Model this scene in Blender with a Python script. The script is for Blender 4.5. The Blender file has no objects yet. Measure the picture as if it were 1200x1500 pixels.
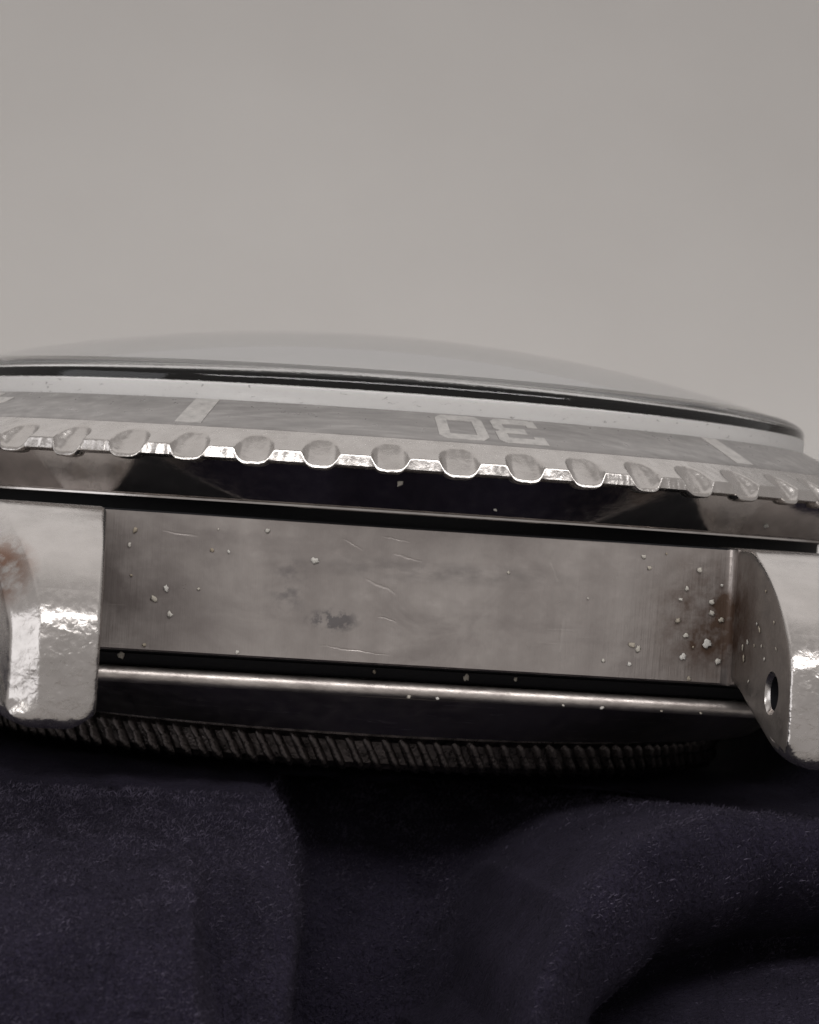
import bpy, bmesh, math, random
from mathutils import Vector, Matrix, noise

random.seed(7)
scene = bpy.context.scene
COL = scene.collection
MM = 0.001                      # everything below is written in millimetres

# ------------------------------------------------------------------ camera
CAM = (-10.633, -95.097, 0.0)
cam_data = bpy.data.cameras.new('camera')
cam = bpy.data.objects.new('camera', cam_data)
COL.objects.link(cam)
cam.location = [c * MM for c in CAM]
cam.rotation_euler = (math.radians(90), 0, math.radians(-7.59))
cam_data.sensor_fit = 'HORIZONTAL'
cam_data.sensor_width = 36.0
cam_data.lens = 3640.95 / 1200 * 36.0
cam_data.clip_start = 0.002
cam_data.clip_end = 10.0
cam_data.dof.use_dof = True
cam_data.dof.focus_distance = 76.0 * MM
cam_data.dof.aperture_fstop = 260.0
scene.camera = cam

# ------------------------------------------------------------------ room light and added fills
world = bpy.data.worlds.new('World')
scene.world = world
world.use_nodes = True
bg = world.node_tree.nodes['Background']
bg.inputs['Color'].default_value = (0.30, 0.284, 0.276, 1)
bg.inputs['Strength'].default_value = 1.0


def area(name, loc, target, size, radiance, color, size_y=None):
    d = bpy.data.lights.new(name, 'AREA')
    sy = size_y or size
    d.shape = 'RECTANGLE'
    d.size = size * MM
    d.size_y = sy * MM
    d.energy = radiance * math.pi * (size * MM) * (sy * MM)
    d.color = color
    o = bpy.data.objects.new(name, d)
    COL.objects.link(o)
    o.location = [c * MM for c in loc]
    v = Vector(target) - Vector(loc)
    o.rotation_euler = v.to_track_quat('-Z', 'Y').to_euler()
    return o


area('key_lamp', (10, -235, 230), (0, -20, -4), 540, 4.2, (1.0, 0.98, 0.97), 80)
area('overhead_fill', (0, 235, 345), (0, 200, 0), 560, 0.27, (1.0, 0.97, 0.95), 520)  # unseen overhead panel added to lighten the upward-facing steel
area('side_fill', (-300, -110, 70), (0, -20, -5), 170, 0.85, (0.97, 0.97, 1.0), 200)  # unseen panel added at the left to brighten the lug chamfers
area('backdrop_fill', (20, 100, -24), (20, 235, 10), 240, 5.6, (1.0, 0.978, 0.96), 40)  # unseen light added behind the watch to brighten the lower backdrop

vs = scene.view_settings
vs.view_transform = 'Standard'
vs.look = 'None'
vs.exposure = 0.4
vs.gamma = 1.0
vs.use_curve_mapping = False
scene.render.engine = 'CYCLES'
scene.cycles.max_bounces = 14
scene.cycles.transmission_bounces = 12
scene.cycles.glossy_bounces = 8
scene.cycles.caustics_refractive = False
scene.cycles.caustics_reflective = False

# ------------------------------------------------------------------ material helpers


class NT:
    def __init__(self, name):
        self.m = bpy.data.materials.new(name)
        self.m.use_nodes = True
        self.t = self.m.node_tree
        self.b = self.t.nodes['Principled BSDF']
        tc = self.t.nodes.new('ShaderNodeTexCoord')
        mp = self.t.nodes.new('ShaderNodeMapping')
        mp.inputs['Scale'].default_value = (1000, 1000, 1000)      # texture space in mm
        self.t.links.new(tc.outputs['Object'], mp.inputs['Vector'])
        self.co = mp.outputs['Vector']

    def link(self, a, b):
        self.t.links.new(a, b)

    def new(self, kind, **kw):
        n = self.t.nodes.new(kind)
        for k, v in kw.items():
            setattr(n, k, v)
        return n

    def scaled(self, s, off=(0, 0, 0), rot=(0, 0, 0)):
        mp = self.new('ShaderNodeMapping')
        mp.inputs['Scale'].default_value = s
        mp.inputs['Location'].default_value = off
        mp.inputs['Rotation'].default_value = rot
        self.link(self.co, mp.inputs['Vector'])
        return mp.outputs['Vector']

    def noise(self, scale, detail=4, rough=0.55, vec=None, dist=0.0):
        n = self.new('ShaderNodeTexNoise')
        n.inputs['Scale'].default_value = scale
        n.inputs['Detail'].default_value = detail
        n.inputs['Roughness'].default_value = rough
        n.inputs['Distortion'].default_value = dist
        self.link(vec or self.co, n.inputs['Vector'])
        return n.outputs['Fac']

    def ramp(self, fac, stops):
        r = self.new('ShaderNodeValToRGB')
        el = r.color_ramp.elements
        while len(el) < len(stops):
            el.new(0.5)
        for e, (p, c) in zip(el, stops):
            e.position = p
            e.color = c if len(c) == 4 else (*c, 1)
        self.link(fac, r.inputs['Fac'])
        return r.outputs['Color']

    def math(self, op, a, b=None, clamp=False):
        n = self.new('ShaderNodeMath', operation=op, use_clamp=clamp)
        for i, x in enumerate((a, b)):
            if x is None:
                continue
            if isinstance(x, (int, float)):
                n.inputs[i].default_value = x
            else:
                self.link(x, n.inputs[i])
        return n.outputs[0]

    def mix(self, fac, a, b):
        n = self.new('ShaderNodeMix', data_type='RGBA')
        for sock, x in (('Factor', fac), ('A', a), ('B', b)):
            i = [s for s in n.inputs if s.name == sock and (s.type == 'RGBA' or (sock == 'Factor' and s.type == 'VALUE'))][0]
            if isinstance(x, (int, float)):
                i.default_value = x
            elif isinstance(x, tuple):
                i.default_value = x if len(x) == 4 else (*x, 1)
            else:
                self.link(x, i)
        return [s for s in n.outputs if s.type == 'RGBA'][0]

    def blob(self, c, r):
        """soft ellipsoidal spot in object space: 1 at c, 0 at distance r"""
        mp = self.new('ShaderNodeMapping')
        mp.vector_type = 'POINT'
        mp.inputs['Scale'].default_value = [1 / q for q in r]
        mp.inputs['Location'].default_value = [-p / q for p, q in zip(c, r)]
        self.link(self.co, mp.inputs['Vector'])
        g = self.new('ShaderNodeTexGradient', gradient_type='SPHERICAL')
        self.link(mp.outputs['Vector'], g.inputs['Vector'])
        return g.outputs['Fac']

    def bump(self, h, strength, dist_mm, prev=None):
        n = self.new('ShaderNodeBump')
        n.inputs['Strength'].default_value = strength
        n.inputs['Distance'].default_value = dist_mm * MM
        self.link(h, n.inputs['Height'])
        if prev is not None:
            self.link(prev, n.inputs['Normal'])
        self.link(n.outputs['Normal'], self.b.inputs['Normal'])
        return n.outputs['Normal']

    def set(self, **kw):
        for k, v in kw.items():
            s = self.b.inputs[k.replace('_', ' ')]
            if isinstance(v, (int, float)):
                s.default_value = v
            elif isinstance(v, tuple):
                s.default_value = v if len(v) == 4 else (*v, 1)
            else:
                self.link(v, s)


BZ = 8.6       # height of the watch frame's origin above the watch's base (object space z = z + BZ)
M = {}

# polished, pitted steel: bezel
n = NT('polished_steel')
f = n.noise(1.2, 4)
n.set(Metallic=1.0, Base_Color=n.ramp(f, [(0.3, (0.50, 0.475, 0.455)), (0.7, (0.60, 0.575, 0.555))]),
      Roughness=n.ramp(n.noise(4.0, 5), [(0.3, (0.18,) * 3), (0.75, (0.34,) * 3)]))
b1 = n.bump(n.noise(3.0, 3, 0.5), 0.22, 0.08)
n.bump(n.noise(14, 3, 0.6), 0.15, 0.02, b1)
M['steel'] = n.m

# lugs: smooth on top, dented and pitted on the end faces
n = NT('worn_lug_steel')
sep = n.new('ShaderNodeSeparateXYZ')
n.link(n.co, sep.inputs[0])
front = n.math('SUBTRACT', n.math('MULTIPLY', sep.outputs['Y'], -1.0), 24.2)
pit_mask = n.math('MULTIPLY', front, 1.3, clamp=True)
vor = n.new('ShaderNodeTexVoronoi', feature='SMOOTH_F1')
vor.inputs['Scale'].default_value = 2.6
vor.inputs['Smoothness'].default_value = 0.5
n.link(n.scaled((1.0, 1.0, 1.0), (3.3, 1.0, 0.4)), vor.inputs['Vector'])
pits = n.math('ADD', n.math('MULTIPLY', vor.outputs['Distance'], 0.8), n.math('MULTIPLY', n.noise(4.5, 2, 0.5, dist=0.6), 0.7))
pith = n.math('MULTIPLY', pits, n.math('ADD', n.math('MULTIPLY', pit_mask, 0.9), 0.04))
patch = n.math('MULTIPLY', n.blob((-12.9, -22.6, BZ - 2.6), (1.5, 3.0, 1.25)), 1.9, clamp=True)  # brown patch mixed into the left lug's colour
patch = n.math('MULTIPLY', patch, n.ramp(n.noise(2.2, 4), [(0.35, (0, 0, 0)), (0.55, (1, 1, 1))]))
col = n.ramp(n.noise(0.9, 3), [(0.3, (0.52, 0.495, 0.475)), (0.7, (0.62, 0.59, 0.57))])
col = n.mix(patch, col, (0.30, 0.19, 0.145))
n.set(Metallic=0.96, Base_Color=col,
      Roughness=n.ramp(n.noise(5, 4), [(0.3, (0.17,) * 3), (0.8, (0.34,) * 3)]))
b1 = n.bump(pith, 0.40, 0.13)
n.bump(n.noise(20, 3, 0.6), 0.10, 0.02, b1)
M['lug'] = n.m

# the flat, brushed and smudged wall between the lugs
n = NT('brushed_wall_steel')
brush = n.noise(1.0, 5, 0.6, n.scaled((9.0, 1.0, 0.35)))
scr = n.noise(1.0, 2, 0.4, n.scaled((0.45, 1, 7.5), (2, 0, 5), (0, math.radians(11), 0)), 0.2)
scr = n.ramp(scr, [(0.70, (0, 0, 0)), (0.76, (1, 1, 1))])
smudge = n.noise(0.42, 5, 0.6, n.scaled((1.0, 1.0, 1.5), (4.2, 0, 1.7)), 0.6)
col = n.ramp(smudge, [(0.30, (0.40, 0.365, 0.35)), (0.50, (0.51, 0.472, 0.45)), (0.75, (0.58, 0.54, 0.515))])
vert = n.noise(1.0, 3, 0.5, n.scaled((0.55, 1, 0.06), (1.3, 0, 0)))  # soft vertical reflections painted as darker bands in the steel colour
col = n.mix(n.ramp(vert, [(0.40, (0, 0, 0)), (0.62, (0.55,) * 3)]), col, (0.36, 0.325, 0.31))
left_shade = n.math('MULTIPLY', n.blob((-9.4, -18, BZ - 3.1), (4.6, 3, 4.2)), n.ramp(n.noise(0.8, 4), [(0.25, (0.35,) * 3), (0.6, (1, 1, 1))]))  # shade at the wall's left end, painted into the steel colour
col = n.mix(n.math('MULTIPLY', left_shade, 1.25, clamp=True), col, (0.17, 0.148, 0.14))
rust = n.math('MULTIPLY', n.blob((9.6, -18, BZ - 2.8), (2.7, 2, 2.9)), n.ramp(n.noise(1.3, 5, 0.65), [(0.30, (0.25,) * 3), (0.65, (1.7,) * 3)]))
col = n.mix(n.math('MULTIPLY', rust, 0.95, clamp=True), col, (0.095, 0.058, 0.040))
ink = n.blob((-2.55, -18, BZ - 3.55), (0.95, 1, 0.42))
ink = n.math('MULTIPLY', ink, n.ramp(n.noise(3.4, 4, 0.6), [(0.42, (0, 0, 0)), (0.56, (2.2,) * 3)]), clamp=True)
ink2 = n.math('MULTIPLY', n.blob((-4.0, -18, BZ - 2.6), (0.8, 1, 1.2)), n.ramp(n.noise(2.2, 4, 0.6), [(0.46, (0, 0, 0)), (0.62, (0.9,) * 3)]), clamp=True)
col = n.mix(n.math('MULTIPLY', n.math('ADD', ink, ink2, clamp=True), 0.62), col, (0.11, 0.11, 0.125))
band = n.math('MULTIPLY', n.blob((0.6, -18, BZ - 1.85), (5.5, 2, 0.42)), n.ramp(n.noise(1.1, 4, vec=n.scaled((1, 1, 2.5))), [(0.35, (0,) * 3), (0.6, (0.8,) * 3)]))
col = n.mix(band, col, (0.27, 0.25, 0.245))
col = n.mix(n.math('MULTIPLY', scr, 0.06), col, (0.8, 0.76, 0.72))
rg = n.ramp(n.noise(1.5, 5, 0.65, n.scaled((1, 1, 1.3), (9, 0, 0))), [(0.3, (0.27,) * 3), (0.7, (0.46,) * 3)])
met = n.math('SUBTRACT', 0.97, n.math('MULTIPLY', n.math('ADD', left_shade, rust), 0.55), clamp=True)
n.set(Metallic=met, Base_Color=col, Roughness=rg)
b1 = n.bump(brush, 0.38, 0.035)
b2 = n.bump(n.noise(0.8, 3), 0.16, 0.25, b1)
b3 = n.bump(scr, 0.1, 0.03, b2)
sp = n.new('ShaderNodeSeparateXYZ')
n.link(n.co, sp.inputs[0])
wob = n.math('MULTIPLY', n.math('SUBTRACT', n.noise(2.5, 3), 0.5), 0.16)
tot = None
for (x0, z0, x1, z1, wd) in ((-1.62, -2.18, -0.62, -2.58, 0.05), (-2.4, -0.98, -1.75, -1.32, 0.04), (-1.2, -0.86, -0.25, -0.95, 0.035), (-0.8, -1.34, 0.15, -1.55, 0.04),
                             (-1.15, -3.36, -0.55, -3.44, 0.035), (-2.9, -4.36, -0.7, -4.52, 0.03), (-8.0, -1.1, -6.9, -1.22, 0.04), (4.2, -1.2, 4.5, -1.9, 0.05), (4.75, -2.9, 4.7, -4.1, 0.09)):
    L_ = math.hypot(x1 - x0, z1 - z0)
    cx_, cz_, ca, sa = (x0 + x1) / 2, (z0 + z1) / 2 + BZ, (x1 - x0) / L_, (z1 - z0) / L_
    dx_ = n.math('SUBTRACT', sp.outputs['X'], cx_)
    dz_ = n.math('SUBTRACT', n.math('ADD', sp.outputs['Z'], wob), cz_)
    u_ = n.math('ADD', n.math('MULTIPLY', dx_, ca), n.math('MULTIPLY', dz_, sa))
    v_ = n.math('SUBTRACT', n.math('MULTIPLY', dz_, ca), n.math('MULTIPLY', dx_, sa))
    mu = n.math('SUBTRACT', 1.0, n.math('ABSOLUTE', n.math('DIVIDE', u_, L_ / 2)), clamp=True)
    mv = n.math('SUBTRACT', 1.0, n.math('ABSOLUTE', n.math('DIVIDE', v_, wd)), clamp=True)
    ms = n.math('MULTIPLY', n.math('POWER', mu, 0.4), mv)
    tot = ms if tot is None else n.math('MAXIMUM', tot, ms)
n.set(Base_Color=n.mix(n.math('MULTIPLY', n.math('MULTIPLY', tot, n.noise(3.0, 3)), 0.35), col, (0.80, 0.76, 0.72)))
n.bump(n.math('MULTIPLY', tot, -1.0), 0.35, 0.03, b3)
M['wall'] = n.m

# dull steel of the inner lug faces
n = NT('dull_inner_steel')
rust = n.math('MULTIPLY', n.blob((10.0, -18.6, BZ - 2.9), (2, 3.2, 2.8)), n.ramp(n.noise(1.6, 5, 0.65), [(0.3, (0.1,) * 3), (0.6, (1.3,) * 3)]), clamp=True)
col = n.ramp(n.noise(1.4, 5, 0.6), [(0.3, (0.24, 0.215, 0.20)), (0.7, (0.36, 0.325, 0.30))])
col = n.mix(rust, col, (0.10, 0.06, 0.042))
n.set(Metallic=0.75, Base_Color=col, Roughness=n.ramp(n.noise(3, 4), [(0.3, (0.30,) * 3), (0.7, (0.5,) * 3)]))
n.bump(n.noise(6, 5, 0.65), 0.3, 0.05)
M['inner'] = n.m

# smooth dark-mirroring steel: bezel skirt and case back
n = NT('mirror_steel')
n.set(Metallic=1.0, Base_Color=n.ramp(n.noise(1.5, 4), [(0.3, (0.48, 0.455, 0.44)), (0.7, (0.60, 0.57, 0.55))]),
      Roughness=n.ramp(n.noise(3, 4), [(0.3, (0.10,) * 3), (0.8, (0.24,) * 3)]))
b1 = n.bump(n.noise(1.0, 3, 0.5, n.scaled((1, 1, 3))), 0.12, 0.08)
n.bump(n.noise(11, 4, 0.6), 0.12, 0.02, b1)
M['mirror'] = n.m

# case back: more worn and greyer
n = NT('worn_back_steel')
scr = n.ramp(n.noise(1.0, 2, 0.4, n.scaled((0.6, 0.6, 12)), 0.3), [(0.68, (0, 0, 0)), (0.71, (1, 1, 1)), (0.74, (0, 0, 0))])
col = n.ramp(n.noise(0.8, 5, 0.6), [(0.3, (0.42, 0.39, 0.38)), (0.7, (0.56, 0.52, 0.50))])
n.set(Metallic=1.0, Base_Color=n.mix(scr, col, (0.8, 0.76, 0.72)),
      Roughness=n.ramp(n.noise(2.5, 4), [(0.3, (0.30,) * 3), (0.75, (0.46,) * 3)]))
n.bump(n.noise(7, 5, 0.65), 0.25, 0.04)
M['back'] = n.m

n = NT('rim_steel')
n.set(Metallic=0.9, Base_Color=n.ramp(n.noise(1.4, 5, 0.65, n.scaled((0.7, 1, 1.2))), [(0.3, (0.40, 0.36, 0.34)), (0.6, (0.66, 0.61, 0.575))]),
      Roughness=n.ramp(n.noise(3, 4), [(0.3, (0.34,) * 3), (0.7, (0.50,) * 3)]))
b1 = n.bump(n.noise(1.6, 3, 0.5), 0.15, 0.06)
n.bump(n.noise(12, 4, 0.6), 0.25, 0.03, b1)
M['rim'] = n.m

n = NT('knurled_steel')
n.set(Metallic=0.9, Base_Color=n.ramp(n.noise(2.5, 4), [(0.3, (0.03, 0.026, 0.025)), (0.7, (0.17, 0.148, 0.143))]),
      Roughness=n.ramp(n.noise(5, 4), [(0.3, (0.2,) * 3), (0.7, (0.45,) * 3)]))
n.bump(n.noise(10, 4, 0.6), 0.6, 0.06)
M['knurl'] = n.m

# anodised insert, faded grey
n = NT('faded_insert')
str_ = n.noise(1.0, 4, 0.6, n.scaled((0.5, 2.2, 6.0)), 0.3)
col = n.ramp(str_, [(0.3, (0.21, 0.20, 0.195)), (0.55, (0.275, 0.262, 0.255)), (0.75, (0.36, 0.345, 0.335))])
n.set(Metallic=0.35, Base_Color=col, Roughness=n.ramp(n.noise(3, 4), [(0.3, (0.26,) * 3), (0.7, (0.42,) * 3)]))
n.bump(n.noise(9, 4, 0.6), 0.12, 0.03)
M['insert'] = n.m

n = NT('silver_print')
n.set(Metallic=0.2, Base_Color=n.ramp(n.noise(3.5, 5, 0.7), [(0.32, (0.30, 0.29, 0.28)), (0.46, (0.40, 0.385, 0.37)), (0.7, (0.50, 0.48, 0.46))]), Roughness=0.42)
n.bump(n.noise(12, 3), 0.15, 0.02)
M['print'] = n.m

# acrylic crystal with fine scuffs
n = NT('acrylic')
n.set(Base_Color=(0.95, 0.94, 0.93), IOR=1.49, Transmission_Weight=0.66,
      Roughness=n.ramp(n.noise(6, 5, 0.65), [(0.45, (0.0,) * 3), (0.8, (0.05,) * 3)]))
n.bump(n.noise(5, 3, 0.6), 0.05, 0.03)
M['acrylic'] = n.m
n = NT('clear_acrylic')
n.set(Base_Color=(0.98, 0.98, 0.975), IOR=1.49, Transmission_Weight=1.0, Roughness=0.01)
n.bump(n.noise(6, 4, 0.6), 0.08, 0.03)
M['clear'] = n.m

# the rubbed side wall of the crystal: frosted by scuffs
n = NT('scuffed_acrylic')
sc = n.noise(1.0, 4, 0.6, n.scaled((3.0, 3.0, 7.0)), 0.4)
n.set(Base_Color=n.ramp(sc, [(0.28, (0.45, 0.44, 0.43)), (0.36, (0.90, 0.885, 0.87)), (0.7, (0.93, 0.92, 0.905))]), IOR=1.49,
      Transmission_Weight=0.38, Roughness=0.38)
n.bump(n.noise(8, 4, 0.6), 0.2, 0.03)
M['scuffed'] = n.m

n = NT('gap_shade_black')  # near-black for shade painted into slits, groove and lug holes
n.set(Base_Color=(0.012, 0.012, 0.014), Roughness=0.6, Specular_IOR_Level=0.2)
n.bump(n.noise(6, 4), 0.3, 0.05)
M['black'] = n.m

n = NT('matt_dial')
n.set(Base_Color=(0.05, 0.05, 0.052), Roughness=0.7)
n.bump(n.noise(9, 3), 0.1, 0.02)
M['dial'] = n.m

n = NT('dust')
oi = n.new('ShaderNodeObjectInfo')
n.set(Base_Color=n.ramp(oi.outputs['Random'], [(0.0, (0.40, 0.34, 0.26)), (0.35, (0.56, 0.52, 0.45)), (1.0, (0.76, 0.74, 0.70))]), Roughness=0.9, Specular_IOR_Level=0.15)
n.bump(n.noise(20, 3), 0.5, 0.03)
M['dust'] = n.m

# velvet cloth
n = NT('navy_velvet')
col = n.ramp(n.noise(0.5, 5, 0.6), [(0.3, (0.014, 0.0115, 0.0235)), (0.7, (0.029, 0.0240, 0.045))])
n.set(Base_Color=col, Roughness=0.85, Specular_IOR_Level=0.12, Sheen_Weight=0.10, Sheen_Roughness=0.45, Sheen_Tint=(0.42, 0.38, 0.5))
b1 = n.bump(n.noise(5.5, 4, 0.65, n.scaled((1, 1, 0.6)), 0.5), 1.0, 0.5)
n.bump(n.noise(16, 3, 0.6), 0.6, 0.10, b1)
M['velvet'] = n.m

n = NT('velvet_fibre')
n.set(Base_Color=n.ramp(n.noise(0.9, 3), [(0.3, (0.022, 0.019, 0.031)), (0.75, (0.15, 0.132, 0.19))]), Roughness=0.7, Specular_IOR_Level=0.25)
M['fibre'] = n.m

# seamless grey backdrop
n = NT('grey_paper')
col = n.ramp(n.noise(0.02, 3), [(0.3, (0.325, 0.311, 0.300)), (0.7, (0.350, 0.336, 0.325))])
n.set(Base_Color=col, Roughness=0.92, Specular_IOR_Level=0.1)
n.bump(n.noise(0.9, 5, 0.7), 0.25, 0.3)
M['paper'] = n.m

# ------------------------------------------------------------------ mesh helpers


def obj(name, verts, faces, mat, parent=None, smooth=35, off=(0, 0, 0)):
    me = bpy.data.meshes.new(name)
    me.from_pydata([tuple((v[i] + off[i]) * MM for i in range(3)) for v in verts], [], faces)
    me.update()
    if smooth:
        for p in me.polygons:
            p.use_smooth = True
        me.set_sharp_from_angle(angle=math.radians(smooth))
    me.materials.append(mat)
    o = bpy.data.objects.new(name, me)
    COL.objects.link(o)
    o.parent = parent
    return o


def lathe(profile, seg, closed=True):
    """profile of (r, z) going round the section; returns verts, faces (outward for counter-clockwise profiles)"""
    V, Fc = [], []
    m = len(profile)
    for i in range(seg):
        a = 2 * math.pi * i / seg
        for r, z in profile:
            V.append((r * math.sin(a), -r * math.cos(a), z))
    for i in range(seg):
        j = (i + 1) % seg
        for k in range(m if closed else m - 1):
            l = (k + 1) % m
            Fc.append((i * m + k, j * m + k, j * m + l, i * m + l))
    return V, Fc


def tag(o, label, cat, group=None):
    o['label'] = label
    o['category'] = cat
    if group:
        o['group'] = group
    return o


# ------------------------------------------------------------------ backdrop (a paper sweep)
V, Fc = [], []
path = []
for k in range(12):
    path.append((-150 + k * 22, -46.0))
R = 150.0
for k in range(1, 25):
    a = math.radians(88 * k / 24)
    path.append((92 + R * math.sin(a), -46 + R * (1 - math.cos(a))))
NX = 24
for (y, z) in path:
    for i in range(NX + 1):
        V.append((-420 + 840 * i / NX, y, z))
for j in range(len(path) - 1):
    for i in range(NX):
        a = j * (NX + 1) + i
        Fc.append((a, a + 1, a + NX + 2, a + NX + 1))
bd = obj('backdrop', V, Fc, M['paper'], smooth=60)
bd['kind'] = 'structure'

# ------------------------------------------------------------------ cloth
TILT = math.radians(3.8)
base = [(75, -45), (62, -30), (50, -14), (34, -9.6), (10, -9.1), (-10, -9.05), (-17, -9.35), (-21, -10.4), (-24.5, -12.6), (-27, -15.6), (-29, -20), (-30.5, -27), (-32, -36), (-40, -44.6), (-60, -45.6)]


def catmull(pts, t):
    n_ = len(pts) - 1
    i = min(int(t * n_), n_ - 1)
    u = t * n_ - i
    p0, p1, p2, p3 = pts[max(i - 1, 0)], pts[i], pts[i + 1], pts[min(i + 2, n_)]
    return tuple(0.5 * (2 * b + (c - a) * u + (2 * a - 5 * b + 4 * c - d) * u * u + (3 * b - a - 3 * c + d) * u ** 3)
                 for a, b, c, d in zip(p0, p1, p2, p3))


def sstep(e0, e1, x):
    t = min(max((x - e0) / (e1 - e0), 0), 1)
    return t * t * (3 - 2 * t)


def seg_dist(px, pz, line):
    best = 1e9
    for (x0, z0), (x1, z1) in zip(line, line[1:]):
        dx, dz = x1 - x0, z1 - z0
        t = min(max(((px - x0) * dx + (pz - z0) * dz) / (dx * dx + dz * dz), 0), 1)
        best = min(best, math.hypot(px - x0 - t * dx, pz - z0 - t * dz))
    return best


ARCH = [(0.6, -22), (0.9, -17.5), (1.7, -14.8), (3.2, -12.9), (5.4, -11.8), (8.4, -11.2), (14, -11.0), (24, -11.6)]
HOLLOW = [(3.2, -22), (3.8, -17.4), (4.9, -15.1), (6.8, -13.9), (9.5, -13.3), (15, -13.1), (26, -13.4)]
LOW = [(5.2, -20), (6.6, -17.2), (8.6, -16.0), (11, -15.4), (16, -15.2), (26, -15.8)]


def arch_side(x, z):
    """1 outside (left of and above) the arching fold, 0 inside it"""
    for (x0, z0), (x1, z1) in zip(ARCH, ARCH[1:]):
        if x <= x1:
            break
    if x < ARCH[0][0]:
        return 1.0
    za = z0 + (z1 - z0) * (x - x0) / (x1 - x0)
    return sstep(0.3, 1.5, z - za)


def fold(x, y, z):
    front = sstep(-15.5, -21.5, y)
    d = 0.0
    d -= 1.0 * math.exp(-((x - 0.4) / 3.6) ** 2 - ((z + 11.6) / 3.2) ** 2) * front
    d += 2.8 * math.exp(-(seg_dist(x, z, ARCH) / 1.05) ** 2) * sstep(-16.5, -20.5, y)
    d += 2.0 * math.exp(-(seg_dist(x, z, LOW) / 1.3) ** 2) * front
    d += 0.55 * noise.noise(Vector((x * 0.16, y * 0.16, z * 0.16))) * front
    d += 0.13 * noise.noise(Vector((x * 0.8, y * 0.8, z * 0.8 + 9)))
    d += 0.05 * noise.noise(Vector((x * 2.6, y * 2.6, z * 2.6 + 3)))
    return d


xs = []
x = -60.0
while x < 60:
    xs.append(x)
    x += 0.13 if -17 < x < 17 else (0.5 if abs(x) < 26 else 2.0)
ts = []
t = 0.0
while t < 1:
    ts.append(t)
    t += 0.0011 if 0.44 < t < 0.76 else 0.008
ts.append(1.0)


def cloth_point(x, t):
    y, z = catmull(base, t)
    y2, z2 = catmull(base, min(t + 0.002, 1))
    y1, z1 = catmull(base, max(t - 0.002, 0))
    ty, tz = y2 - y1, z2 - z1
    L = math.hypot(ty, tz) or 1
    ny, nz = tz / L, -ty / L
    if nz < 0 and ny > 0:
        ny, nz = -ny, -nz
    d = fold(x, y, z)
    tilt = -max(min(x, 17), -17) * math.tan(TILT) * sstep(-36, -14, y) * sstep(60, 30, y)
    out_ = arch_side(x, z) * sstep(-5.0, -3.2, x + 0.35 * math.sin(z * 0.7)) * sstep(11.5, 6.0, x)
    lim = sstep(0.9, -0.6, x) if z < -16 else 1.0
    pull = 11.0 * out_ * lim * sstep(-11, -17, y) * sstep(-21, -16.5, z)
    pull += 6.0 * math.exp(-(seg_dist(x, z, HOLLOW) / 0.95) ** 2) * sstep(-19, -23, y)
    pull -= 3.4 * sstep(-6.8, -7.5, x + 0.25 * math.sin(z * 0.9)) * sstep(-18.0, -24.5, y)
    pull -= 1.7 * sstep(-3.5, -4.9, x + 0.3 * math.sin(z * 0.8 + 1) + 0.12 * math.sin(z * 2.3)) * sstep(-17.0, -23.0, y)
    y += pull
    wav = 1.3 * noise.noise(Vector((x * 0.05, y * 0.05, 2.0))) * (sstep(17, 30, abs(x)) + sstep(25, 45, y))
    wav += 3.0 * sstep(14.0, 17.5, abs(x)) * sstep(-20, -9, y) * sstep(60, 40, y)
    return (x, y + ny * d, z + nz * d + tilt + wav), (0, ny, nz)


V, Fc = [], []
for t in ts:
    for x in xs:
        V.append(cloth_point(x, t)[0])
nx = len(xs)
for j in range(len(ts) - 1):
    for i in range(nx - 1):
        a = j * nx + i
        Fc.append((a, a + nx, a + nx + 1, a + 1))
cloth = obj('cloth', V, Fc, M['velvet'], smooth=180)
tag(cloth, 'dark navy velvet cloth bunched into soft folds under the watch', 'cloth')

# loose pile of the velvet: short fibres standing off the folds
V, Fc = [], []
for k in range(150000):
    x = random.uniform(-15, 15)
    t = random.uniform(0.42, 0.74)
    p, nn = cloth_point(x, t)
    g = noise.noise(Vector((x * 0.6, p[2] * 0.6, 4)))
    if random.random() > (0.80 if x < -5.5 else 0.42) + 0.5 * g:
        continue
    L = random.uniform(0.06, 0.20)
    w = random.uniform(0.006, 0.015)
    a = random.gauss(0.3, 0.7)
    dirv = Vector((math.sin(a) * 0.8, nn[1] * 0.7 - 0.2, nn[2] * 0.5 + math.cos(a) * 0.55)).normalized()
    side = dirv.cross(Vector((random.uniform(-1, 1), random.uniform(-1, 1), random.uniform(-1, 1)))).normalized() * w
    bend = Vector((random.uniform(-1, 1), random.uniform(-0.6, 0.2), random.uniform(-1, 0.5))) * 0.35 * L
    P = Vector(p) - dirv * 0.02
    c0, c1, c2 = P, P + dirv * L * 0.55 + bend * 0.25, P + dirv * L + bend
    i0 = len(V)
    V += [c0 - side, c0 + side, c1 - side, c1 + side, c2]
    Fc += [(i0, i0 + 1, i0 + 3, i0 + 2), (i0 + 2, i0 + 3, i0 + 4)]
fz = obj('velvet_pile', V, Fc, M['fibre'], cloth, smooth=180)
fz['kind'] = 'stuff'

# ------------------------------------------------------------------ the watch
rotY = Matrix.Rotation(TILT, 4, 'Y')
watch = bpy.data.objects.new('watch', None)
COL.objects.link(watch)
watch.empty_display_size = 0.01
base_w = rotY @ Vector((0, 0, -BZ))
watch.location = base_w * MM
watch.rotation_euler = (0, TILT, 0)
tag(watch, 'worn steel diving watch without strap lying on its case back on dark cloth', 'watch')
UP = (0, 0, BZ)


def part(name, V, Fc, mat, parent=None, smooth=35):
    return obj(name, V, Fc, mat, parent or watch, smooth, UP)


def to_world(p):
    return rotY @ Vector(p)


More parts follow.
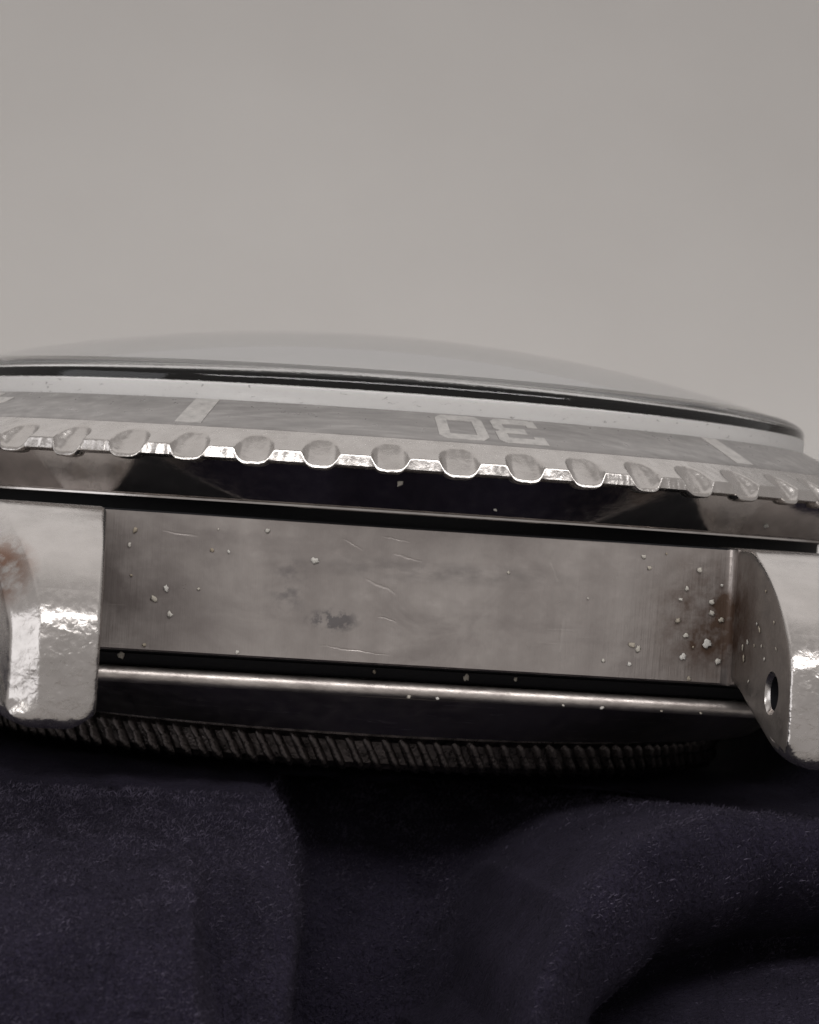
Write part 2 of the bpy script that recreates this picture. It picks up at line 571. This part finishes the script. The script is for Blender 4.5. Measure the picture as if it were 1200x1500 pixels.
# --- case body: flat walls between the lugs, round flanks
XR, XL, YW = 10.2, -9.76, -18.0
FIL = 0.32
out = []
# front wall from left to right with a small concave fillet at the right lug
out += [(-12.5, YW + 0.5), (XL - 0.6, YW + 0.02), (XL, YW)]
for k in range(1, 30):
    out.append((XL + (XR - FIL - XL) * k / 30, YW - 0.02 * math.sin(math.pi * k / 30)))
for k in range(0, 7):
    a = math.radians(90 * k / 6)
    out.append((XR - FIL + FIL * math.sin(a), YW - FIL * (1 - math.cos(a))))
out += [(XR + 0.5, YW - 0.3), (12.8, YW + 0.5)]
for k in range(31):
    a = math.radians(-40 + 80 * k / 30)
    out.append((20.0 * math.cos(a), 20.0 * math.sin(a)))
out += [(12.5, 17.5), (10, 18), (0, 18), (-10, 18), (-12.5, 17.5)]
for k in range(31):
    a = math.radians(140 + 80 * k / 30)
    out.append((20.0 * math.cos(a), 20.0 * math.sin(a)))


def inset(p, d):
    r = math.hypot(*p)
    return (p[0] * (1 - d / r * 0.5), p[1] * (1 - d / r))


levels = [(-4.86, 0.07), (-4.80, 0.0), (-0.57, 0.0), (-0.53, 0.05)]
V, Fc = [], []
m = len(out)
for z, d in levels:
    for p in out:
        q = inset(p, d)
        V.append((q[0], q[1], z + 0.0))
for j in range(len(levels) - 1):
    for i in range(m):
        k = (i + 1) % m
        Fc.append((j * m + i, j * m + k, (j + 1) * m + k, (j + 1) * m + i))
Fc.append(tuple(range(m))[::-1])
Fc.append(tuple(3 * m + i for i in range(m)))
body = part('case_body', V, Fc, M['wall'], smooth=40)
gx0, gx1, gy0, gy1, gz0, gz1 = XL - 0.05, XR + 0.05, YW + 0.01, -12.0, -0.62, -0.505  # black plate added so the skirt mirrors dark between the lugs
part('slit_dark_plate', [(x_, y_, z_) for z_ in (gz0, gz1) for y_ in (gy0, gy1) for x_ in (gx0, gx1)],
     [(0, 2, 3, 1), (4, 5, 7, 6), (0, 1, 5, 4), (2, 6, 7, 3), (0, 4, 6, 2), (1, 3, 7, 5)], M['black'], smooth=0)

# --- lugs
PROF = [(-15.0, -0.46), (-19.3, -0.50), (-20.6, -0.78), (-21.7, -1.18), (-22.7, -1.68), (-23.5, -2.25), (-24.15, -2.85), (-24.62, -3.4),
        (-24.86, -3.95), (-24.98, -4.8), (-24.99, -5.6), (-24.99, -6.3), (-24.90, -6.62), (-24.62, -6.82), (-23.90, -6.74), (-22.5, -6.28), (-20.4, -5.56), (-18.4, -4.93), (-15.0, -4.80)]


def outer_x(y):
    """half width of the case's outer line, measured from the lug's inner face"""
    return 2.55 + max(0, (y + 25.0)) * 0.30


def lug_mesh():
    """one lug to the left of x = 0 (inner face in the plane x = 0), in mm"""
    # resample the side profile finely
    dense = []
    for i in range(len(PROF) - 1):
        p0, p1, p2, p3 = PROF[max(i - 1, 0)], PROF[i], PROF[i + 1], PROF[min(i + 2, len(PROF) - 1)]
        L = math.hypot(p2[0] - p1[0], p2[1] - p1[1])
        kn = 2 if L > 2.2 else 4
        for k in range(kn):
            u = k / kn
            if L > 2.2:
                q = tuple(b_ + (c_ - b_) * u for b_, c_ in zip(p1, p2))
            else:
                q = tuple(0.5 * (2 * b_ + (c_ - a_) * u + (2 * a_ - 5 * b_ + 4 * c_ - d_) * u * u + (3 * b_ - a_ - 3 * c_ + d_) * u ** 3)
                          for a_, b_, c_, d_ in zip(p0, p1, p2, p3))
            dense.append(q)
    dense.append(PROF[-1])
    n_ = len(dense)
    V, Fc = [], []
    cols = 26
    for i, (y, z) in enumerate(dense):
        ya, za = dense[max(i - 1, 0)]
        yb, zb = dense[min(i + 1, n_ - 1)]
        ty, tz = yb - ya, zb - za
        L = math.hypot(ty, tz)
        ny, nz = tz / L, -ty / L            # outward: up on top, forward on the end face
        if i < n_ * 0.3 and nz < 0:
            ny, nz = -ny, -nz
        low = sstep(-5.9, -6.7, z) if y < -23 else (1.0 if z < -4.7 and y > -24.6 and nz < 0 else 0.0)
        r = 0.19 + 0.26 * low
        ch = 0.60 * (1 - low)
        w = outer_x(y)
        c0 = 0.95
        xs_ = [0, r * .05, r * .14, r * .3, r * .5, r * .75, r] + [r + (w - c0 - 0.1 - r) * k / 8 for k in range(1, 9)]
        xs_ += [w - c0 - 0.04, w - c0 + 0.03, w - c0 + 0.12, w - c0 * .66, w - c0 * .4, w - c0 * .22, w - .14, w - .09, w - .05, w - .02, w]
        for dx in xs_:
            o_ = 0.0
            if dx < r:
                o_ = r - math.sqrt(max(0, r * r - (r - dx) ** 2))
            de = w - dx
            if de < c0 + 0.06:
                t_ = (c0 - de) / c0
                o2 = ch * (t_ if t_ > 0.12 else max(0, t_ + 0.07) ** 2 * 3.2 / 1.0 if t_ > -0.07 else 0)
                o_ = max(o_, o2)
            rr = 0.16 + 0.29 * low
            if de < rr:
                o_ += rr - math.sqrt(max(0, rr * rr - (rr - de) ** 2))
            rc = 0.60
            hz = max(z + 6.82, 0.0)
            ins = (rc - math.sqrt(max(0, rc * rc - max(rc - hz, 0) ** 2))) * sstep(-22.6, -24.4, y)
            V.append((-(ins + dx * (w - 2 * ins) / w), y - ny * o_, z - nz * o_))
    cols = len(xs_)
    for i in range(n_ - 1):
        for k in range(cols - 1):
            a_ = i * cols + k
            Fc.append((a_, a_ + 1, a_ + cols + 1, a_ + cols))
    Fc.append(tuple(i * cols for i in range(n_)))
    Fc.append(tuple(i * cols + cols - 1 for i in range(n_ - 1, -1, -1)))
    Fc.append(tuple(range(cols))[::-1] + tuple((n_ - 1) * cols + k for k in range(cols)))
    me = bpy.data.meshes.new('lug')
    me.from_pydata(V, [], Fc)
    bm = bmesh.new()
    bm.from_mesh(me)
    bmesh.ops.recalc_face_normals(bm, faces=bm.faces)
    bm.to_mesh(me)
    bm.free()
    o = bpy.data.objects.new('lug_blank', me)
    COL.objects.link(o)
    # drill the spring-bar hole, with a countersunk mouth
    cy, cz, r = -22.95, -4.75, 0.52
    prof = [(0.5, r + 0.24), (-0.02, r + 0.13), (-0.14, r), (-1.7, r)]
    S = 40
    cv = [(dx, cy + rr * math.cos(2 * math.pi * i / S), cz + rr * math.sin(2 * math.pi * i / S)) for dx, rr in prof for i in range(S)]
    cf = [(j * S + i, j * S + (i + 1) % S, (j + 1) * S + (i + 1) % S, (j + 1) * S + i) for j in range(len(prof) - 1) for i in range(S)]
    cf += [tuple(range(S))[::-1], tuple((len(prof) - 1) * S + i for i in range(S))]
    cm = bpy.data.meshes.new('cutter')
    cm.from_pydata(cv, [], cf)
    b2 = bmesh.new()
    b2.from_mesh(cm)
    bmesh.ops.recalc_face_normals(b2, faces=b2.faces)
    b2.to_mesh(cm)
    b2.free()
    cut = bpy.data.objects.new('cutter', cm)
    COL.objects.link(cut)
    md = o.modifiers.new('hole', 'BOOLEAN')
    md.operation = 'DIFFERENCE'
    md.solver = 'EXACT'
    md.object = cut
    dg = bpy.context.evaluated_depsgraph_get()
    dg.update()
    me2 = bpy.data.meshes.new_from_object(o.evaluated_get(dg))
    bpy.data.objects.remove(o)
    bpy.data.objects.remove(cut)
    if len(me2.vertices) < 100:
        me2 = me
    return me2


LUG = lug_mesh()
for xi, sx, sy in ((XR, 1, 1), (XL, -1, 1), (XR, 1, -1), (XL, -1, -1)):
    bm = bmesh.new()
    bm.from_mesh(LUG)
    for v in bm.verts:
        v.co = Vector((xi - sx * v.co.x, v.co.y * sy, v.co.z + BZ)) * MM
    if sx * sy > 0:
        bmesh.ops.reverse_faces(bm, faces=bm.faces)
    me = bpy.data.meshes.new('lug')
    bm.to_mesh(me)
    bm.free()
    me.materials.clear()
    me.materials.append(M['lug'])
    me.materials.append(M['inner'])
    me.materials.append(M['black'])          # shade painted black into the spring-bar hole
    for p in me.polygons:
        p.use_smooth = True
        p.material_index = 1 if -sx * p.normal.x > 0.9 else 0
        pc = p.center / MM
        if math.hypot(pc.y + 22.95 * sy, pc.z - BZ + 4.75) < 0.55 and sx * (pc.x - xi) > 0.3:
            p.material_index = 2
    me.set_sharp_from_angle(angle=math.radians(38))
    o = bpy.data.objects.new('lug', me)
    COL.objects.link(o)
    o.parent = watch

# --- black ring added to darken the slit under the bezel
V, Fc = lathe([(16.0, -0.52), (17.55, -0.52), (17.55, 0.2), (16.0, 0.2)], 160)
part('slit_dark_ring', V, Fc, M['black'], smooth=30)

# --- bezel ring with sixty scooped notches
NN, SUB = 60, 44
PH = math.radians(2.29)


def top_z(r):
    return 1.62 + (20.0 - r) * 0.50


rs = [18.80, 18.88, 19.05, 19.12] + [19.18 + 0.8 * k / 17 for k in range(18)]
V, Fc = [], []
rows = len(rs) + 9
step = 2 * math.pi / (NN * SUB)
nick = [random.Random(3).uniform(0, 1)]
rng = random.Random(11)
nj = [(rng.gauss(0, 0.05), rng.gauss(0, 0.03), rng.uniform(0.92, 1.1)) for _ in range(NN)]
for i in range(NN * SUB):
    kk = i // SUB
    frac = (i % SUB) / SUB - 0.5
    th = PH + (i - SUB / 2) * step
    jt, jz, jw = nj[kk]
    st, ct = math.sin(th), math.cos(th)
    zs = []
    for r in rs:
        t = frac * 2 * math.pi / NN * r + jt * 0.6
        z = top_z(r)
        u = (r - 19.18) / 0.80
        if u > 0:
            depth = 0.43 * u ** 0.78 * (1 + jz)
            floor = z - depth
            w = 0.60 * jw * (0.45 + 0.55 * math.sqrt(max(0, 1 - (1 - min(u * 1.7, 1)) ** 2)))
            cut = floor + 0.43 * (abs(t) / w) ** 4.0
            # soft shoulder
            kx = 0.045
            h = max(kx - abs(z - cut), 0) / kx
            z = min(z, cut) - h * h * kx * 0.25
        zs.append(z)
        V.append((r * st, -r * ct, z))
    ze = zs[-1]
    dn = 0.010 * noise.noise(Vector((st * 150, ct * 150, 0))) + 0.008 * noise.noise(Vector((st * 420, ct * 420, 3)))

    def rl(z):
        return 20.0 + 0.36 * (1.64 - z)
    zb = min(1.235, ze - 0.13)
    z1, z2, z3 = ze - 0.02, ze - 0.06, ze - 0.10
    lip = [(rl(z1) + 0.012, z1), (rl(z2) + 0.02, z2), (rl(z3) + 0.015 + dn, z3)]
    lip += [(rl(zb + 0.02) + dn * 1.5, zb + 0.02), (rl(zb) - 0.04, zb - 0.012), (19.85, zb - 0.03)]
    lip += [(19.78, min(1.17, zb - 0.035)), (19.2, 1.17), (18.8, 1.3)]
    for r, z in lip:
        V.append((r * st, -r * ct, z))
N_ = NN * SUB
for i in range(N_):
    j = (i + 1) % N_
    for k in range(rows):
        l = (k + 1) % rows
        Fc.append((i * rows + k, i * rows + l, j * rows + l, j * rows + k))
part('bezel_ring', V, Fc, M['steel'], smooth=50)

# --- the bezel's undercut skirt
V, Fc = lathe([(17.4, -0.12), (18.70, -0.12), (18.76, -0.09), (18.76, -0.03), (18.72, 0.0), (18.79, 0.03), (19.74, 1.165), (19.4, 1.22), (17.4, 1.22)], 360)
part('bezel_skirt', V, Fc, M['mirror'], smooth=24)

# --- insert and its print


def ins_z(r):
    return top_z(r) + 0.03


V, Fc = lathe([(16.88, 2.4), (18.79, 1.9), (18.79, ins_z(18.79) - 0.03), (18.75, ins_z(18.75)), (18.3, ins_z(18.3) + 0.012), (17.6, ins_z(17.6) + 0.018), (16.95, ins_z(16.95)), (16.88, ins_z(16.88) - 0.05)], 360)
insert = part('bezel_insert', V, Fc, M['insert'], smooth=30)
ROT = math.radians(6.6)       # how far the bezel is turned from the six o'clock axis


def on_insert(ang, t, r, lift):
    """t along the tangent in mm at the insert's middle radius, r = radius"""
    a = ang + t / 17.85
    z = ins_z(r) + 0.018 * math.sin(math.pi * (r - 16.9) / 1.9) + lift
    return (r * math.sin(a), -r * math.cos(a), z)


def stroke_mesh(name, quads, ang):
    """quads in (t, r); each one becomes a thin raised slab that follows the insert"""
    V, Fc = [], []
    for q in quads:
        i0 = len(V)
        n0 = 6
        (a, b, c, d) = q
        for lift in (0.022, -0.03):
            for u in range(n0 + 1):
                for w in range(n0 + 1):
                    fu, fw = u / n0, w / n0
                    p = [(1 - fu) * ((1 - fw) * a[k] + fw * d[k]) + fu * ((1 - fw) * b[k] + fw * c[k]) for k in (0, 1)]
                    V.append(on_insert(ang, p[0], p[1], lift))
        S = n0 + 1
        for u in range(n0):
            for w in range(n0):
                x0 = i0 + u * S + w
                Fc.append((x0, x0 + 1, x0 + S + 1, x0 + S))
        edge = [u * S for u in range(S)] + [n0 * S + w for w in range(1, S)] + [u * S + n0 for u in range(n0 - 1, -1, -1)] + [w for w in range(n0 - 1, 0, -1)]
        for k in range(len(edge)):
            e0, e1 = edge[k], edge[(k + 1) % len(edge)]
            Fc.append((i0 + e0, i0 + e1, i0 + S * S + e1, i0 + S * S + e0))
    return part(name, V, Fc, M['print'], insert, 30)


RI, RO = 17.08, 18.66      # inner and outer edge of the numerals; their feet point to the centre


def digit(ch, cx):
    """strokes of one digit; u runs to the reader's right when read from the centre outwards"""
    W, T = 0.78, 0.36          # half width, stroke
    c = 0.22

    def P(u, v):               # v 0 at the foot (inner), 1 at the head (outer); mirrored so it reads from the centre
        return (cx - u, RI + (RO - RI) * v)
    tv = 0.21
    q = []
    if ch == '0':
        q += [[P(-W + c, 0), P(W - c, 0), P(W - c, tv), P(-W + c, tv)], [P(-W + c, 1 - tv), P(W - c, 1 - tv), P(W - c, 1), P(-W + c, 1)]]
        for s in (-1, 1):
            q += [[P(s * W, 0.14), P(s * W, 0.86), P(s * (W - T), 0.86), P(s * (W - T), 0.14)],
                  [P(s * W, 0.14), P(s * (W - c), 0), P(s * (W - c), tv), P(s * (W - T), tv)],
                  [P(s * W, 0.86), P(s * (W - c), 1), P(s * (W - c), 1 - tv), P(s * (W - T), 1 - tv)]]
    if ch == '3':
        for v0, v1, l in ((0, tv, -W), (0.5 - tv / 2, 0.5 + tv / 2, -W * 0.35), (1 - tv, 1, -W)):
            q.append([P(l, v0), P(W - c, v0), P(W - c, v1), P(l, v1)])
        q += [[P(W, 0.12), P(W, 0.43), P(W - T, 0.43), P(W - T, 0.12)], [P(W, 0.57), P(W, 0.88), P(W - T, 0.88), P(W - T, 0.57)],
              [P(W, 0.12), P(W - c, 0), P(W - c, tv), P(W - T, tv)], [P(W, 0.88), P(W - c, 1), P(W - c, 1 - tv), P(W - T, 1 - tv)],
              [P(W, 0.43), P(W - c, 0.5), P(W - T, 0.6), P(W - T, 0.4)], [P(W, 0.57), P(W - c, 0.5), P(W - T, 0.4), P(W - T, 0.6)],
              [P(-W, tv), P(-W + T, tv), P(-W + T, 0.3), P(-W, 0.3)], [P(-W, 1 - tv), P(-W + T, 1 - tv), P(-W + T, 0.7), P(-W, 0.7)]]
    if ch == '4':
        q += [[P(W - 0.62, 0), P(W - 0.26, 0), P(W - 0.26, 1), P(W - 0.62, 1)], [P(-W, 0.24), P(W, 0.24), P(W, 0.42), P(-W, 0.42)],
              [P(-W, 0.42), P(-W + 0.42, 0.42), P(W - 0.5, 1), P(W - 0.86, 1)]]
    return q


for ang, txt in ((0, '30'), (-60, '40')):
    for k, ch in enumerate(txt):
        o = stroke_mesh('numeral', digit(ch, 0.93 * (1 if k == 0 else -1)), ROT + math.radians(ang))
        o['label'] = 'silver printed digit %s' % ch
for ang in (30, -30, 90, -90, 150, -150):
    stroke_mesh('minute_marker', [[(-0.42, 17.0), (0.42, 17.0), (0.42, 18.68), (-0.42, 18.68)]], ROT + math.radians(ang))

# --- crystal: thick domed acrylic
prof = [(15.75, 2.55), (16.8, 2.55), (16.8, 3.70), (16.8, 3.90), (16.77, 4.02), (16.68, 4.14), (16.52, 4.25), (16.3, 4.34), (16.0, 4.40)]
for k in range(1, 40):
    r = 16.0 * (1 - k / 40)
    prof.append((r, 4.40 + 2.3 * (1 - (r / 16.0) ** 2)))
prof.append((0.02, 6.70))
prof.append((0.02, 6.13))
for k in range(1, 40):
    r = 15.5 * k / 40
    prof.append((r, 3.83 + 2.30 * (1 - (r / 15.5) ** 2)))
prof += [(15.5, 3.83), (15.68, 3.77), (15.75, 3.66)]
V, Fc = lathe(prof, 200)
cry = part('crystal', V, Fc, M['acrylic'], smooth=50)
cry.data.materials.append(M['scuffed'])
cry.data.materials.append(M['clear'])
for p in cry.data.polygons:
    c_ = p.center / MM
    if math.hypot(c_.x, c_.y) > 16.7 and 2.6 < c_.z - BZ < 3.7 and abs(p.normal.z) < 0.3:
        p.material_index = 1
    elif math.hypot(c_.x, c_.y) > 15.4:
        p.material_index = 2
V, Fc = lathe([(0.02, 1.5), (15.6, 1.5), (15.6, 1.7), (0.02, 1.7)], 120)
part('dial', V, Fc, M['dial'])
V, Fc = lathe([(14.6, 1.72), (16.85, 1.72), (16.85, 2.53), (15.4, 2.53)], 200)
part('inner_ring', V, Fc, M['mirror'])

# --- case back


def bar(name, prof, mat):
    """straight bar along x between the lugs; prof in (y, z)"""
    NS = 60
    V = [(XL - 1.6 + (XR - XL + 4.4) * k / NS, y_, z_) for k in range(NS + 1) for (y_, z_) in prof]
    m_ = len(prof)
    Fc = [(k * m_ + i, k * m_ + (i + 1) % m_, (k + 1) * m_ + (i + 1) % m_, (k + 1) * m_ + i) for k in range(NS) for i in range(m_)]
    Fc += [tuple(range(m_))[::-1], tuple(NS * m_ + i for i in range(m_))]
    o = part(name, V, Fc, mat, smooth=50)
    b_ = bmesh.new()
    b_.from_mesh(o.data)
    bmesh.ops.recalc_face_normals(b_, faces=b_.faces)
    b_.to_mesh(o.data)
    b_.free()
    return o


bar('lower_groove', [(-14, -4.87), (-17.12, -4.87), (-17.12, -4.95), (-17.22, -4.99), (-17.16, -5.27), (-17.05, -5.36), (-14, -5.36)], M['black'])  # recess coloured black to carry its own shade
bar('lower_rim', [(-14, -5.40), (-17.38, -5.40), (-17.48, -5.435), (-17.555, -5.50), (-17.60, -5.58), (-17.615, -5.67), (-17.60, -5.76), (-17.555, -5.84), (-17.47, -5.89), (-14, -5.89)], M['rim'])
V, Fc = lathe([(12, -5.60), (17.3, -5.60), (17.46, -5.90), (17.42, -5.96), (15.75, -7.12), (15.6, -7.22), (12, -7.22)], 300)
back = part('case_back', V, Fc, M['back'], smooth=24)
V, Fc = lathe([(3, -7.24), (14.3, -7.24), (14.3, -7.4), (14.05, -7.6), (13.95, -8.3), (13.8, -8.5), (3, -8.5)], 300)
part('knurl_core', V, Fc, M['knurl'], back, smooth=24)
# one ridge, shared by all: slanted tooth
KN = 150
tooth = bpy.data.meshes.new('ridge')
tv = []
zl = [-7.3, -7.42, -7.65, -7.9, -8.2, -8.42, -8.56]
hl = [0.00, 0.22, 0.33, 0.20, 0.27, 0.20, 0.02]
wl = [0.10, 0.18, 0.20, 0.20, 0.19, 0.16, 0.08]
for z, h, w in zip(zl, hl, wl):
    sk = (z + 7.9) * -0.50
    cr = 14.0
    for dx, dy in ((-w, 0.0), (-w * 0.55, h * 0.75), (0, h), (w * 0.55, h * 0.75), (w, 0.0)):
        tv.append(((dx + sk) * MM, -(cr + dy) * MM, (z + BZ) * MM))
tf = []
for j in range(len(zl) - 1):
    for i in range(4):
        a = j * 5 + i
        tf.append((a, a + 1, a + 6, a + 5)[::-1])
tf.append((0, 1, 2, 3, 4))
tf.append(tuple(range(len(tv) - 1, len(tv) - 6, -1)))
tooth.from_pydata(tv, [], tf)
for p in tooth.polygons:
    p.use_smooth = True
tooth.materials.append(M['knurl'])
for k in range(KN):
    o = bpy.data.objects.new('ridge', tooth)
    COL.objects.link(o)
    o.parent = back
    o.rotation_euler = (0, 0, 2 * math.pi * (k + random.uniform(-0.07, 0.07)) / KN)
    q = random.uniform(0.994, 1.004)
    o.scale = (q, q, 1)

# ------------------------------------------------------------------ dust
speck_meshes = []
for k in range(7):
    bm = bmesh.new()
    bmesh.ops.create_icosphere(bm, subdivisions=2, radius=1.0)
    sx, sz = random.uniform(0.75, 1.1), random.uniform(0.8, 1.25)
    for v in bm.verts:
        q = 1 + 0.9 * noise.noise(v.co * 1.5 + Vector((k * 5, 0, 0)))
        v.co = Vector((v.co.x * sx, v.co.y * 0.22, v.co.z * sz)) * q
    me = bpy.data.meshes.new('dust_speck')
    bm.to_mesh(me)
    bm.free()
    for p in me.polygons:
        p.use_smooth = True
    me.materials.append(M['dust'])
    speck_meshes.append(me)


def speck(p, size, label, group, rz=0.0):
    o = bpy.data.objects.new('dust_speck', random.choice(speck_meshes))
    COL.objects.link(o)
    o.location = to_world(p) * MM
    o.rotation_euler = (0, TILT + random.uniform(-0.6, 0.6), rz)
    size *= random.uniform(0.75, 1.15)
    o.scale = (size * MM * random.uniform(0.65, 1.25), size * MM, size * MM * random.uniform(0.7, 1.3))
    tag(o, label, 'dust', group)


WALL = [(-8.84, -1.14, 9), (-8.98, -1.61, 10), (-6.29, -0.95, 7), (-4.76, -0.91, 12), (-8.87, -2.55, 7), (-7.78, -2.88, 9), (-8.14, -3.22, 12), (-7.62, -3.68, 12),
        (-6.77, -2.84, 8), (-8.33, -4.67, 10), (-5.46, -4.72, 9), (-3.23, -1.73, 15), (2.9, -1.72, 8), (-6.45, -1.61, 6), (-5.92, -1.62, 6), (7.4, -1.29, 8),
        (6.12, -4.31, 14), (7.02, -3.76, 14), (7.22, -3.86, 12), (6.95, -4.37, 9), (7.2, -0.95, 7), (7.93, -0.8, 6), (5.49, -2.38, 6)]
RUST = [(9.05, -1.25, 13), (8.66, -1.86, 8), (8.49, -2.22, 8), (9.51, -2.24, 13), (9.51, -2.59, 12), (8.44, -2.89, 13), (8.72, -3.35, 10), (9.42, -3.57, 13),
        (9.82, -4.11, 12), (8.67, -4.03, 10), (8.9, -4.72, 8), (8.99, -3.71, 6), (9.80, -1.69, 8), (9.84, -2.79, 14)]
for x, z, s in WALL:
    speck((x, YW - 0.04, z), s * 0.0076, 'tiny pale dust speck on the smudged flat steel wall between the lugs', 'dust on the steel wall')
for x, z, s in RUST:
    speck((x, YW - 0.06, z), s * 0.0076, 'tiny pale dust speck by the brown rust stain in the wall corner', 'dust by the rust stain')
for y, z, s in [(-21.05, -2.77, 9), (-21.35, -2.92, 11), (-20.9, -3.44, 8), (-21.7, -3.42, 10), (-20.1, -3.38, 9), (-19.6, -3.57, 14), (-19.8, -3.9, 12), (-20.5, -4.57, 10), (-21.8, -1.74, 8), (-22.9, -2.64, 10), (-23.3, -3.41, 9), (-22.1, -3.78, 8)]:
    speck((XR - 0.03, y, z), s * 0.0076, 'tiny pale dust speck on the dull inner face of the drilled lug', 'dust on the inner lug face', math.pi / 2)
for x, z, s in [(-0.9, 0.84, 15), (2.21, 0.21, 6), (12.0, 0.34, 11)]:
    r = 18.79 + (z - 0.03) * 0.837
    speck((x, -math.sqrt(r * r - x * x) - 0.03, z), s * 0.0076, 'tiny pale dust speck on the dark polished skirt of the bezel', 'dust on the bezel skirt')
for x, z, s in [(-9.01, -5.06, 11), (-1.04, -5.11, 10), (1.9, -5.13, 10), (3.5, -5.10, 8)]:
    speck((x, -17.22, z), s * 0.0076, 'tiny pale dust speck in the black groove under the steel wall', 'dust in the groove')
for x, z, s in [(5.02, -5.95, 8), (6.28, -5.93, 10), (8.21, -5.9, 7), (9.5, -6.2, 10), (0.98, -5.9, 7), (0.05, -5.9, 11)]:
    speck((x, -17.585, max(z, -5.82)), s * 0.006, 'tiny pale dust speck on the polished steel rim under the groove', 'dust on the steel rim')
